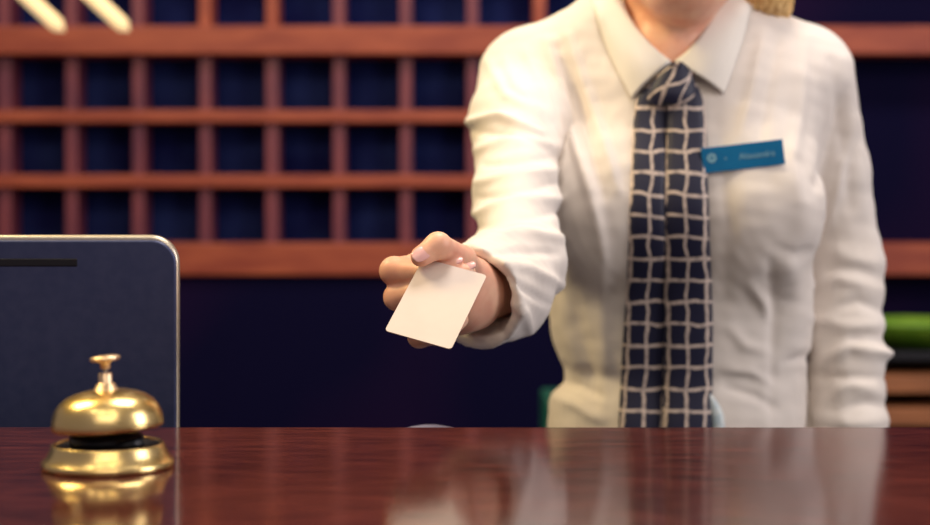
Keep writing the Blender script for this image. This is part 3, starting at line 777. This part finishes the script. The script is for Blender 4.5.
# ------------------------------------------------------------------ name badge pinned beside the tie
q = on_shirt(744, 156, .0); 
ql = on_shirt(712, 158, 0).y; qr = on_shirt(780, 152, 0).y
bc_ = at(743, 156.3, min(q.y, (ql + qr) / 2) - .005)
xa = Vector(((780 - 712) * 1.7 / F, (qr - ql) * .8, 0)).normalized(); tilt = math.radians(6.6)
za = Vector((0, 0, 1)); ux = (xa * math.cos(tilt) + za * math.sin(tilt)).normalized(); uz = (za - ux * za.dot(ux)).normalized(); un = ux.cross(uz)
if un.y > 0: un = -un
RM = Matrix((ux, -un, uz)).transposed()
bdg = thing('name_badge', 'blue rectangular name badge pinned on the white shirt beside the tie', 'badge', bc_)
def badge_box(w_, h_, y0, y1, bev, off=(0, 0)):
    b = bx((-w_ / 2 + off[0], y0, -h_ / 2 + off[1]), (w_ / 2 + off[0], y1, h_ / 2 + off[1]), bev)
    for v_ in b.verts: v_.co = bc_ + RM @ v_.co
    return b
obj('plate', badge_box(.086, .0265, -.0012, .0012, .0005), M['badge'], bdg)
obj('pin_back', badge_box(.05, .008, .0012, .0045, .0005), M['steel'], bdg)
def ringm(r0, r1, cx_, cz_):
    b = bmesh.new(); n = 40; A = []; 
    for r in (r0, r1): A.append([b.verts.new(bc_ + RM @ Vector((cx_ + r * math.cos(2 * math.pi * i / n), -.0015, cz_ + r * math.sin(2 * math.pi * i / n)))) for i in range(n)])
    for i in range(n): b.faces.new((A[0][i], A[0][(i + 1) % n], A[1][(i + 1) % n], A[1][i]))
    return b
em = ringm(.0022, .0050, -.033, .0020)
obj('emblem', em, M['badgetext'], bdg)
obj('emblem_mark', ringm(.0004, .0013, -.033, .0020), M['badgetext'], bdg)
obj('dot_mark', ringm(.0002, .0011, -.0185, -.0003), M['badgetext'], bdg)
def text(s, size, cx_, cz_):
    cu = bpy.data.curves.new('t', 'FONT'); cu.body = s; cu.size = size; cu.align_x = 'CENTER'; cu.align_y = 'CENTER'; cu.extrude = .0001
    to = bpy.data.objects.new('t', cu); COL.objects.link(to); bpy.context.view_layer.update()
    me = bpy.data.meshes.new_from_object(to.evaluated_get(bpy.context.evaluated_depsgraph_get())); bpy.data.objects.remove(to)
    for v_ in me.vertices: v_.co = bc_ + RM @ Vector((v_.co.x + cx_, -.0014 - v_.co.z, v_.co.y + cz_))
    return me
obj('name_text', text('Alexandra', .0092, .0145, -.0002), M['badgetext'], bdg)

# ------------------------------------------------------------------ light
def area(name, loc, target, size, power, col, shape='RECTANGLE', sy=None, spread=None):
    l = bpy.data.lights.new(name, 'AREA'); l.shape = shape; l.size = size
    if shape == 'RECTANGLE': l.size_y = sy or size
    l.energy = power; l.color = col
    if spread: l.spread = math.radians(spread)
    o = bpy.data.objects.new(name, l); COL.objects.link(o); o.location = loc
    o.rotation_euler = (Vector(target) - Vector(loc)).to_track_quat('-Z', 'Y').to_euler()
    return o
area('warm_ceiling_panel', (-1.2, 1.5, 2.6), (.10, 1.75, 1.2), .6, 29, (1, .77, .38))
area('window_light', (2.1, .9, 1.9), (.30, 1.8, 1.15), .9, 24, (1, .94, .95), sy=1.4)
area('overhead_panel', (.2, 1.55, 2.75), (.18, 1.6, 1.0), .7, 21, (1, .90, .80), sy=.6)
area('lobby_light', (.1, -.8, 2.3), (.1, 1.6, 1.05), 1.4, 6, (1, .86, .74), sy=.8)
for x in (-1.2, -.3, .6, 1.5):
    area('rack_downlight', (x, 3.2, 2.6), (x, 3.98, 1.3), .25, 4.5, (1, .86, .78), 'DISK')
for x, y in ((-.8, .3), (-.35, .1), (.1, .2), (.5, -.1), (-.6, -.6), (.0, -.7), (.6, -.8)):
    area('ceiling_downlight', (x, y, 2.7), (x, y, 0), .09, 1.6, (1, .86, .62), 'DISK')

wd = bpy.data.worlds.new('World'); SC.world = wd; wd.use_nodes = True
wn = wd.node_tree; bg = wn.nodes['Background']; bg.inputs[0].default_value = (.60, .52, .56, 1); bg.inputs[1].default_value = .30

cam = bpy.data.cameras.new('Camera'); co = bpy.data.objects.new('Camera', cam); COL.objects.link(co)
co.location = (0, 0, CZ); co.rotation_euler = (math.pi / 2, 0, 0)
cam.sensor_width = 36; cam.lens = F / 930 * 36; cam.shift_y = -(262.5 - HY) / 930; cam.clip_start = .05
cam.dof.use_dof = True; cam.dof.focus_distance = 1.25; cam.dof.aperture_fstop = 4.6
SC.camera = co
SC.view_settings.view_transform = 'Standard'; SC.view_settings.look = 'None'
SC.view_settings.gamma = 1; SC.view_settings.use_curve_mapping = False; SC.view_settings.exposure = .12
